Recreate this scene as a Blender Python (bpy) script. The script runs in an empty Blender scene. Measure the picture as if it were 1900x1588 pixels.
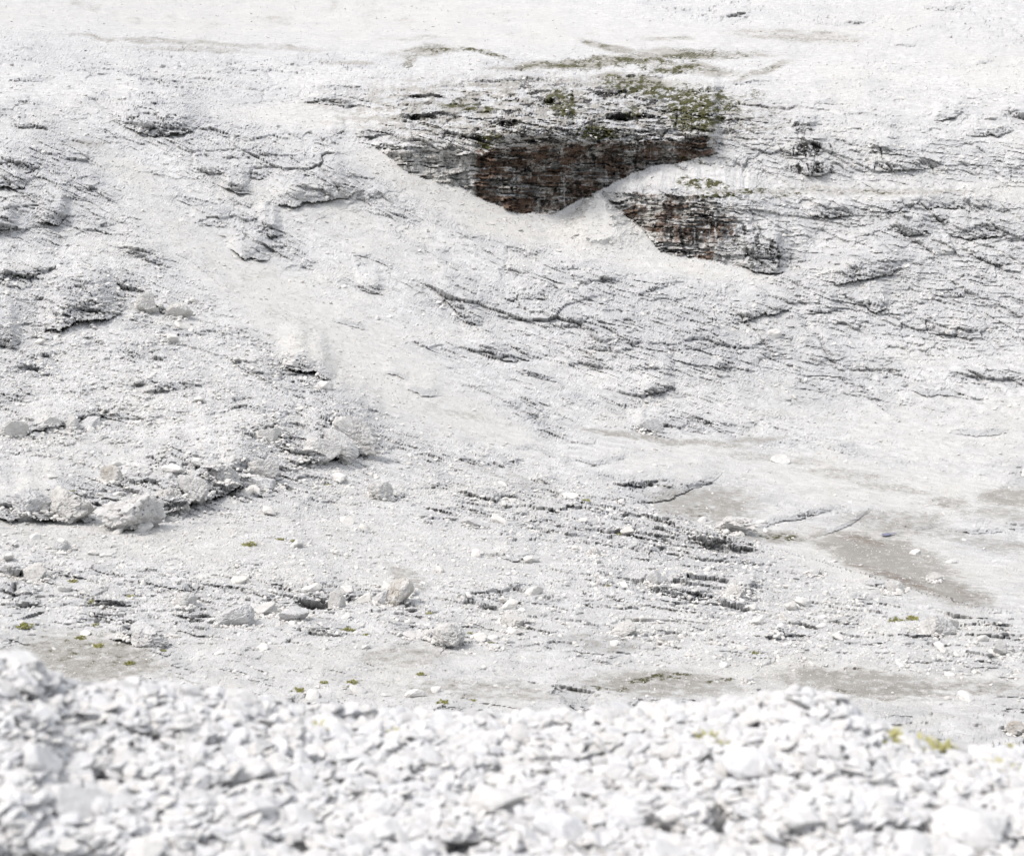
import bpy, bmesh, math, random
import numpy as np
from mathutils import Vector, Euler, Matrix

# ------------------------------------------------------------------ camera, world, sun, exposure
SC = bpy.context.scene
COL = SC.collection
FPX, CXP, CYP = 2924.0, 950.0, 794.0            # the photograph's own pixel frame is 1900 x 1588
PITCH = math.radians(16.0)
CAM = np.array([0.0, 0.0, 36.0])

cd = bpy.data.cameras.new('camera')
cam = bpy.data.objects.new('camera', cd)
COL.objects.link(cam)
cam.location = CAM
cam.rotation_euler = (math.radians(90) - PITCH, 0, 0)
cd.sensor_width = 36.0
cd.lens = 36.0 * FPX / 1900.0
cd.clip_start, cd.clip_end = 0.1, 3000
cd.dof.use_dof = True
cd.dof.focus_distance = 105.0
cd.dof.aperture_fstop = 1.9
SC.camera = cam

SUN_EL, SUN_AZ = math.radians(58), math.radians(-100)   # high and to the left, behind thin cloud
w = bpy.data.worlds.new('World')
SC.world = w
w.use_nodes = True
nt = w.node_tree
sky = nt.nodes.new('ShaderNodeTexSky')
sky.sky_type = 'NISHITA'
sky.sun_disc = False
sky.sun_elevation = SUN_EL
sky.sun_rotation = SUN_AZ
sky.air_density = 1.0
sky.dust_density = 4.0
sky.ozone_density = 1.0
bgn = nt.nodes['Background']
bgn.inputs['Strength'].default_value = 0.12
veil = nt.nodes.new('ShaderNodeMix')                     # thin even cloud whitens the whole sky
veil.data_type = 'RGBA'
veil.inputs['Factor'].default_value = 0.6
veil.inputs[7].default_value = (5.0, 5.0, 5.0, 1)
nt.links.new(sky.outputs['Color'], veil.inputs[6])
nt.links.new(veil.outputs[2], bgn.inputs['Color'])
sl = bpy.data.lights.new('sun', 'SUN')
sl.energy = 1.25
sl.angle = math.radians(16)
sl.color = (1.0, 0.975, 0.95)
so = bpy.data.objects.new('sun', sl)
COL.objects.link(so)
sd = Vector((math.cos(SUN_EL) * math.sin(SUN_AZ), math.cos(SUN_EL) * math.cos(SUN_AZ), math.sin(SUN_EL)))
so.rotation_euler = sd.to_track_quat('Z', 'Y').to_euler()
so.location = (0, 0, 80)
vs = SC.view_settings
vs.view_transform = 'Standard'
vs.look = 'None'
vs.gamma = 1.0
vs.use_curve_mapping = False
vs.exposure = 1.07
SC.cycles.max_bounces = 5
SC.cycles.diffuse_bounces = 3
SC.cycles.use_denoising = True
SC.cycles.denoising_prefilter = 'ACCURATE'

# ------------------------------------------------------------------ noise helpers
def h2(ix, iy, seed):
    a = (ix.astype(np.int64) * 374761393 + iy.astype(np.int64) * 668265263 + seed * 2147483647 + 974711) & 0xFFFFFFFF
    a = ((a ^ (a >> 13)) * 1274126177) & 0xFFFFFFFF
    a = ((a ^ (a >> 16)) * 2246822519) & 0xFFFFFFFF
    return ((a ^ (a >> 15)) & 0xFFFFFF).astype(np.float32) / np.float32(0xFFFFFF)

def perlin(x, y, seed):
    x0 = np.floor(x); y0 = np.floor(y)
    fx = (x - x0).astype(np.float32); fy = (y - y0).astype(np.float32)
    ix = x0.astype(np.int64); iy = y0.astype(np.int64)
    u = fx * fx * fx * (fx * (fx * 6 - 15) + 10); v = fy * fy * fy * (fy * (fy * 6 - 15) + 10)
    def g(i, j, dx, dy):
        t = h2(i, j, seed) * np.float32(6.2831853)
        return np.cos(t) * dx + np.sin(t) * dy
    a = g(ix, iy, fx, fy); b = g(ix + 1, iy, fx - 1, fy)
    c = g(ix, iy + 1, fx, fy - 1); d = g(ix + 1, iy + 1, fx - 1, fy - 1)
    a = a + (b - a) * u; c = c + (d - c) * u
    return (a + (c - a) * v) * 1.5

def fbm(x, y, seed, octv=4, gain=0.5, lac=2.03):
    s = 0; a = 1.0; t = 0
    for o in range(octv):
        s = s + a * perlin(x, y, seed + o * 17)
        t += a; a *= gain; x = x * lac + 3.7; y = y * lac - 1.3
    return s / t

def worley(x, y, seed):
    ix = np.floor(x).astype(np.int64); iy = np.floor(y).astype(np.int64)
    f1 = np.full(x.shape, 9, np.float32); f2 = f1.copy()
    rid = np.zeros(x.shape, np.float32); ox = rid.copy(); oy = rid.copy()
    for dx in (-1, 0, 1):
        for dy in (-1, 0, 1):
            cx = ix + dx; cy = iy + dy
            ra = h2(cx, cy, seed)
            qx = (cx + ra - x).astype(np.float32); qy = (cy + h2(cx, cy, seed + 7) - y).astype(np.float32)
            d = qx * qx + qy * qy
            n1 = d < f1
            f2 = np.where(n1, f1, np.minimum(f2, d))
            f1 = np.where(n1, d, f1)
            rid = np.where(n1, ra * 0.618 + 0.31 * ((ra * 37.3) % 1), rid)
            ox = np.where(n1, qx, ox); oy = np.where(n1, qy, oy)
    return np.sqrt(f1), np.sqrt(f2), rid, ox, oy

def sst(a, b, x):
    t = np.clip((x - a) / (b - a), 0, 1)
    return t * t * (3 - 2 * t)

def blur1(a, n, axis):
    for _ in range(3):
        p = np.pad(a, [(n + 1, n) if k == axis else (0, 0) for k in range(2)], mode='edge')
        c = np.cumsum(p, axis=axis, dtype=np.float64)
        k = 2 * n + 1
        a = ((c[k:] - c[:-k]) if axis == 0 else (c[:, k:] - c[:, :-k])) / k
    return a

# ------------------------------------------------------------------ from photograph position + range to a place
def rays(px, py):
    a = (px - CXP) / FPX; b = (CYP - py) / FPX
    y = math.cos(PITCH) + b * math.sin(PITCH)
    z = -math.sin(PITCH) + b * math.cos(PITCH)
    return a / y, np.ones_like(y), z / y           # per metre of northing

def link_mesh(name, verts, faces, mat, parent=None, smooth=False, kind=None):
    me = bpy.data.meshes.new(name)
    verts = np.asarray(verts, np.float32); faces = np.asarray(faces, np.int32)
    me.vertices.add(len(verts)); me.vertices.foreach_set('co', verts.ravel())
    k = faces.shape[1]
    me.loops.add(faces.size); me.loops.foreach_set('vertex_index', faces.ravel())
    me.polygons.add(len(faces))
    me.polygons.foreach_set('loop_start', np.arange(0, faces.size, k, dtype=np.int32))
    me.polygons.foreach_set('loop_total', np.full(len(faces), k, np.int32))
    me.polygons.foreach_set('use_smooth', np.full(len(faces), smooth, bool))
    me.update(calc_edges=True)
    if mat: me.materials.append(mat)
    o = bpy.data.objects.new(name, me)
    COL.objects.link(o)
    if parent: o.parent = parent
    if kind: o['kind'] = kind
    return o

def set_attr(me, name, arr):
    at = me.attributes.new(name, 'FLOAT', 'POINT')
    at.data.foreach_set('value', np.ascontiguousarray(arr, np.float32).ravel())

# ------------------------------------------------------------------ materials
def mat_base(name):
    m = bpy.data.materials.new(name); m.use_nodes = True
    t = m.node_tree; b = t.nodes['Principled BSDF']
    b.inputs['Roughness'].default_value = 0.9
    b.inputs['Specular IOR Level'].default_value = 0.15
    return m, t, b

class NB:
    def __init__(s, t): s.t = t
    def n(s, typ, **kw):
        x = s.t.nodes.new(typ)
        for k, v in kw.items(): setattr(x, k, v)
        return x
    def link(s, a, b): s.t.links.new(a, b)
    def put(s, sock, v):
        if hasattr(v, 'is_output') or isinstance(v, bpy.types.NodeSocket): s.link(v, sock)
        else: sock.default_value = v
    def noise(s, vec, scale, detail=4, rough=0.6):
        x = s.n('ShaderNodeTexNoise'); s.link(vec, x.inputs['Vector'])
        x.inputs['Scale'].default_value = scale; x.inputs['Detail'].default_value = detail; x.inputs['Roughness'].default_value = rough
        return x.outputs['Fac']
    def math(s, op, a, b=0.0, c=None):
        x = s.n('ShaderNodeMath', operation=op); s.put(x.inputs[0], a); s.put(x.inputs[1], b)
        if c is not None: s.put(x.inputs[2], c)
        return x.outputs[0]
    def mapr(s, v, a, b, c=0.0, d=1.0):
        x = s.n('ShaderNodeMapRange', interpolation_type='SMOOTHSTEP'); s.put(x.inputs['Value'], v)
        for k, q in zip(('From Min', 'From Max', 'To Min', 'To Max'), (a, b, c, d)): x.inputs[k].default_value = q
        return x.outputs['Result']
    def mix(s, f, a, b, mode='MIX'):
        x = s.n('ShaderNodeMix', data_type='RGBA', blend_type=mode)
        s.put(x.inputs['Factor'], f)
        s.put(x.inputs[6], a if not isinstance(a, tuple) else (*a, 1)); s.put(x.inputs[7], b if not isinstance(b, tuple) else (*b, 1))
        return x.outputs[2]
    def attr(s, name):
        x = s.n('ShaderNodeAttribute', attribute_name=name); return x.outputs['Fac']

ROCK_A, ROCK_B = (0.46, 0.455, 0.445), (0.62, 0.615, 0.605)

def terrain_material():
    m, t, b = mat_base('limestone_ground')
    N = NB(t)
    pos = N.n('ShaderNodeNewGeometry').outputs['Position']
    base = N.mix(N.mapr(N.noise(pos, 0.9, 6, 0.65), 0.3, 0.7), ROCK_A, ROCK_B)
    base = N.mix(N.math('MULTIPLY', N.attr('warm'), 0.6), base, (0.57, 0.556, 0.515))
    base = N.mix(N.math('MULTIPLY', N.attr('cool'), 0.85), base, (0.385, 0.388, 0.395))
    base = N.mix(N.math('MULTIPLY', N.mapr(N.noise(pos, 1.3, 8, 0.75), 0.52, 0.66), 0.35), base, (0.36, 0.355, 0.345))
    n1 = N.noise(pos, 2.2, 5, 0.7); n2 = N.noise(pos, 7.0, 3, 0.6)
    def fac(a, k, lo, hi, nz): # mask broken up by noise
        return N.mapr(N.math('ADD', N.attr(a), N.math('MULTIPLY', N.math('SUBTRACT', nz, 0.5), k)), lo, hi)
    soil = N.mix(N.math('ADD', N.math('MULTIPLY', n2, .45), N.math('MULTIPLY', N.noise(pos, .22, 6, .6), .6)), (0.13, 0.118, 0.10), (0.48, 0.465, 0.43))
    base = N.mix(fac('soil', 1.9, 0.1, 0.9, n1), base, soil)
    rust = N.mix(n1, (0.075, 0.05, 0.037), (0.20, 0.135, 0.098))
    base = N.mix(fac('rust', 1.0, 0.3, 0.8, n1), base, rust)
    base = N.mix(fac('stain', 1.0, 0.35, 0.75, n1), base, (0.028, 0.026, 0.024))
    grass = N.mix(n2, (0.026, 0.028, 0.013), (0.105, 0.10, 0.038))
    base = N.mix(fac('grass', 1.4, 0.22, 0.62, n1), base, grass)
    N.link(base, b.inputs['Base Color'])
    bp = N.n('ShaderNodeBump'); bp.inputs['Strength'].default_value = 0.7; bp.inputs['Distance'].default_value = 0.25
    N.link(N.noise(pos, 3.5, 6, 0.75), bp.inputs['Height'])
    N.link(bp.outputs['Normal'], b.inputs['Normal'])
    return m

def rock_material(name, a, b_, scale=6.0, bump=0.05, stain=0.0):
    m, t, b = mat_base(name)
    N = NB(t)
    pos = N.n('ShaderNodeNewGeometry').outputs['Position']
    rnd = N.n('ShaderNodeObjectInfo').outputs['Random']
    c = N.mix(N.mapr(N.noise(pos, scale, 6, 0.65), 0.3, 0.7), a, b_)
    c = N.mix(N.math('MULTIPLY', rnd, 0.35), c, (0.55, 0.52, 0.46))
    if stain:
        c = N.mix(N.mapr(N.noise(pos, scale * 0.35, 5, 0.7), 0.62 - stain * 0.1, 0.78, 0, 0.6), c, (0.20, 0.17, 0.14))
    N.link(c, b.inputs['Base Color'])
    bp = N.n('ShaderNodeBump'); bp.inputs['Strength'].default_value = 0.7; bp.inputs['Distance'].default_value = bump
    N.link(N.noise(pos, scale * 2.5, 6, 0.7), bp.inputs['Height'])
    N.link(bp.outputs['Normal'], b.inputs['Normal'])
    return m

def plain_material(name, a, b_, scale):
    m, t, b = mat_base(name)
    N = NB(t)
    pos = N.n('ShaderNodeNewGeometry').outputs['Position']
    rnd = N.n('ShaderNodeObjectInfo').outputs['Random']
    f = N.math('ADD', N.math('MULTIPLY', N.noise(pos, scale, 3), 0.6), N.math('MULTIPLY', rnd, 0.4))
    N.link(N.mix(f, a, b_), b.inputs['Base Color'])
    return m

M_TERR = terrain_material()
M_BOULDER = rock_material('boulder_limestone', (0.42, 0.415, 0.41), (0.58, 0.575, 0.565), 2.5, 0.12, 0.4)
M_STAINED = rock_material('stained_limestone', (0.38, 0.35, 0.31), (0.58, 0.575, 0.565), 2.5, 0.12, 1.8)
M_NEAR = rock_material('near_limestone', (0.47, 0.47, 0.475), (0.63, 0.63, 0.63), 9.0, 0.015, 0.1)
M_SCREE = rock_material('scree_limestone', (0.50, 0.49, 0.47), (0.64, 0.63, 0.61), 3.0, 0.05)
M_MOSS = plain_material('moss_green', (0.13, 0.135, 0.035), (0.30, 0.285, 0.11), 8.0)
M_TURF = plain_material('turf_green', (0.018, 0.021, 0.009), (0.08, 0.08, 0.028), 3.0)

# ------------------------------------------------------------------ base relief of the basin: range (m) by place in the view
TX = [-1200, 0, 500, 1000, 1500, 1900, 3100]
TAB = {
    1800: [24, 25, 25, 25, 25, 25, 25],
    1430: [36, 37, 37, 37, 37.5, 38, 38],
    1280: [44, 45, 45.5, 46, 47, 48, 49],
    1180: [48, 50, 51, 53, 56, 57, 58],
    1100: [53, 57, 59, 61, 66, 71, 74],
    1000: [60, 66, 69, 76, 87, 94, 98],
    900: [68, 76, 81, 94, 109, 116, 120],
    800: [78, 87, 93, 116, 131, 137, 140],
    700: [88, 99, 109, 131, 145, 149, 152],
    600: [98, 112, 127, 149, 158, 161, 164],
    500: [112, 127, 146, 166, 172, 174, 176],
    400: [125, 142, 162, 181, 183, 185, 188],
    250: [150, 166, 188, 191, 196, 200, 205],
    150: [180, 192, 224, 224, 229, 226, 226],
    80: [215, 232, 270, 276, 262, 250, 250],
    30: [250, 272, 322, 326, 298, 278, 275],
    -60: [300, 330, 385, 390, 350, 320, 320],
    -260: [360, 400, 450, 460, 420, 380, 380],
}
side = lambda a, b, n: a + (b - a) * (np.linspace(0, 1, n) ** 1.8)
PXS = np.concatenate([side(-70, -1200, 46)[::-1][:-1], np.arange(-70, 1971, 1.95), side(1972, 3100, 46)[1:]])
PYS = np.concatenate([np.arange(1800, 1430, -12), np.arange(1430, 1330, -4), np.arange(1330, -40, -1.8), side(-42, -260, 20)[1:]])
U, V = np.meshgrid(PXS, PYS)
NY, NX = U.shape
keys = sorted(TAB)
rows = np.array([np.interp(PXS, TX, TAB[k]) for k in keys])
D0 = np.empty_like(U)
ki = np.array(keys, float)
idx = np.clip(np.searchsorted(ki, PYS) - 1, 0, len(ki) - 2)
f = ((PYS - ki[idx]) / (ki[idx + 1] - ki[idx]))[:, None]
D0 = rows[idx] * (1 - f) + rows[idx + 1] * f
D0 = blur1(blur1(D0, 14, 0), 40, 1)
RX, RY, RZ = rays(U, V)
P0 = np.stack([RX * D0, RY * D0, RZ * D0], -1)
dP = np.linalg.norm(np.diff(P0, axis=0), axis=-1)
W = np.concatenate([np.zeros((1, NX)), np.cumsum(dP, axis=0)], 0)
X = P0[..., 0]
MPP = D0 / FPX                                            # metres per photograph pixel here

# slow warp shared by all drawn outlines so that nothing is ruler-straight
wx = fbm(U / 70, V / 45, 11, 4) * 16; wy = fbm(U / 70, V / 45, 12, 4) * 9
UW, VW = U + wx, V + wy

def ell(cx, cy, rx, ry, ang=0, soft=0.5, raw=False):
    a = math.radians(ang); c, s = math.cos(a), math.sin(a)
    u, v = (U, V) if raw else (UW, VW)
    x = (u - cx) * c + (v - cy) * s; y = -(u - cx) * s + (v - cy) * c
    r = np.sqrt((x / rx) ** 2 + (y / ry) ** 2)
    return 1 - sst(1 - soft, 1 + soft, r)

def blobs(lst):
    m = np.zeros_like(U)
    for e in lst:
        m = np.maximum(m, e[5] * ell(*e[:5]))
    return m

def poly(pts, soft=5, weight=1.0):
    m = np.zeros(U.shape, bool)
    for (xa, ya), (xb, yb) in zip(pts, pts[1:] + pts[:1]):
        if ya == yb: continue
        c = (ya > VW) != (yb > VW)
        m ^= c & (UW < (xb - xa) * (VW - ya) / (yb - ya) + xa)
    m = m.astype(float)
    return weight * blur1(blur1(m, int(soft * .5), 0), soft, 1)

def line_y(pts, x):
    p = np.array(pts, float); return np.interp(x, p[:, 0], p[:, 1])

# ------------------------------------------------------------------ where the ground is loose scree, smooth slab or broken rock
SCREE = blobs([
    (560, 600, 330, 60, 36, 1), (420, 500, 230, 30, 36, .8), (830, 760, 200, 36, 22, 1), (700, 640, 170, 45, 32, .8), (760, 330, 130, 32, 24, 1), (900, 400, 130, 30, 18, 1),
    (560, 215, 150, 24, 3, .8), (1115, 420, 120, 60, 8, 1), (1250, 490, 160, 20, 8, .8), (640, 420, 190, 40, 25, .6), (500, 25, 560, 42, 1, 1),
    (1000, 70, 600, 26, 0, .6), (1500, 760, 240, 40, 8, .4), (1330, 860, 220, 40, 5, .7), (1600, 900, 260, 50, 8, .8), (1650, 1040, 220, 60, 12, .9),
    (1780, 800, 200, 60, 5, .6), (250, 1000, 330, 40, 4, .7), (700, 1010, 330, 60, 6, .5), (700, 1240, 380, 60, 2, .5), (1500, 1270, 420, 50, 2, .6), (160, 1220, 130, 50, 5, .8),
    (120, 860, 200, 30, -14, .5), (1650, 350, 260, 24, 2, .4), (1650, 120, 260, 90, 0, .35), (250, 330, 120, 26, 40, .5)])
# washed-in silt and gravel in the hollows; weathered bedrock outcrops
soil = blobs([(1310, 935, 110, 32, 5, .7), (1440, 997, 70, 14, 5, .75), (1170, 808, 100, 8, 9, .7), (1290, 822, 110, 7, 3, .65), (1400, 815, 70, 5, -5, .6),
    (1560, 880, 90, 10, 5, .5), (1660, 905, 90, 10, 8, .5), (1760, 932, 50, 10, 0, .6), (1880, 922, 70, 20, 0, .75), (1860, 955, 90, 14, 6, .5), (1620, 960, 90, 14, -4, .55), (1730, 985, 90, 14, 10, .5), (1850, 1010, 70, 14, 8, .5), (170, 1222, 130, 46, 6, .8), (740, 1218, 80, 22, 0, .5), (760, 1075, 50, 20, 25, .5),
    (1230, 1268, 150, 24, 2, .75), (1600, 1268, 170, 28, 4, .8), (1820, 1275, 100, 16, 2, .55), (900, 1280, 160, 20, 3, .5), (1130, 1190, 90, 22, 5, .42),
    (330, 78, 230, 5, 3, .6), (360, 92, 120, 6, 2, .5), (790, 96, 70, 13, -4, .62), (770, 70, 70, 6, 0, .4), (560, 92, 60, 5, 0, .5), (640, 118, 60, 5, 4, .55), (920, 104, 40, 6, 18, .5), (1090, 116, 150, 9, -3, .95), (960, 124, 60, 5, -2, .7), (1130, 88, 60, 8, 14, .75), (1250, 103, 90, 9, 2, .85), (1240, 72, 60, 4, 0, .5), (1320, 98, 130, 7, 2, .6),
    (1480, 66, 130, 12, 3, .5), (1420, 130, 60, 8, -20, .6), (1290, 130, 90, 12, 5, .7), (1180, 150, 90, 14, 5, .75), (1380, 355, 130, 6, 0, .6), (1600, 355, 240, 8, 0, .55), (160, 265, 40, 10, 0, .5), (760, 112, 20, 10, -30, .6),
    (1440, 850, 110, 10, 5, .45), (930, 880, 90, 14, 20, .35), (860, 770, 60, 8, 10, .35), (1000, 152, 120, 6, 0, .55)])
DAMP = blobs([(1600, 1003, 60, 9, 8, .6), (1660, 1072, 110, 9, 18, .6), (1800, 1104, 50, 14, 20, .5), (1445, 998, 50, 9, 4, .5), (1260, 945, 50, 10, 20, .4)])
MUD = poly([(1500, 1006), (1560, 990), (1640, 999), (1700, 998), (1692, 1018), (1715, 1045), (1735, 1068), (1795, 1082), (1820, 1112), (1850, 1124), (1770, 1120), (1690, 1092), (1620, 1068), (1570, 1050), (1545, 1030)], 7, .95)
soil = np.maximum(np.maximum(soil, MUD), blobs([(1640, 1028, 150, 34, 16, .8), (1760, 1095, 90, 22, 14, .7)]) * (V > line_y([(1080, 905), (1560, 985), (1900, 985)], U)))
soil = np.maximum(soil, poly([(1560, 988), (1585, 970), (1640, 948), (1720, 944), (1780, 968), (1720, 994), (1640, 1000)], 9, .6))
soil = np.maximum(soil, poly([(1200, 935), (1270, 918), (1330, 900), (1420, 905), (1390, 945), (1290, 970)], 9, .62))
soil = np.maximum(soil, .35 * SCREE * sst(.05, .4, fbm(U / 60, V / 25, 111, 3)))
OUT = blobs([(1720, 560, 260, 80, 4, .75), (1650, 300, 240, 50, 0, .85), (1800, 480, 160, 60, 0, .7), (1600, 60, 420, 60, 0, .6), (250, 115, 320, 36, 4, .6), (1650, 200, 300, 60, 0, .5), (1030, 212, 430, 70, 2, .95), (1420, 230, 120, 70, 0, .6), (290, 215, 110, 44, 8, 1), (60, 400, 90, 50, 0, .9), (150, 560, 150, 40, -14, 1), (470, 440, 90, 50, 25, 1), (580, 700, 110, 40, 28, 1), (620, 800, 130, 50, 5, .8), (280, 920, 240, 44, -4, .9), (870, 560, 110, 50, 25, .8), (1240, 900, 120, 40, -18, 1), (1700, 420, 240, 40, 3, .9), (1620, 300, 200, 40, 0, .6), (1560, 690, 70, 80, 40, .7), (1230, 1090, 120, 30, 14, .8), (1420, 470, 90, 40, 8, 1), (600, 290, 160, 60, 14, .8), (430, 170, 200, 24, 6, .7), (780, 230, 160, 50, 4, .9), (1200, 600, 260, 80, 15, 1), (380, 240, 160, 60, 15, .9), (520, 320, 180, 60, 12, .9), (100, 300, 150, 90, 10, .9), (900, 430, 120, 24, 20, .8), (1400, 580, 150, 50, 15, .8), (1550, 500, 150, 40, -8, .8), (1250, 1000, 250, 60, 14, .9), (1300, 900, 120, 40, -20, .8), (350, 480, 170, 60, 36, .7)])
OUT = np.maximum(OUT, .85 * sst(-.02, .25, fbm(U / 130, V / 45, 153, 4))) * (1 - .9 * SCREE)
cool = np.clip(OUT * (.55 + 1.1 * fbm(U / 50, V / 18, 152, 5, .65)), 0, 1)
SILT = np.clip(soil * 1.3, 0, 1) * sst(500, 620, V)
ROCK = (1 - 0.93 * np.maximum(SCREE, SILT)) * (.45 + .6 * OUT)

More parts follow.
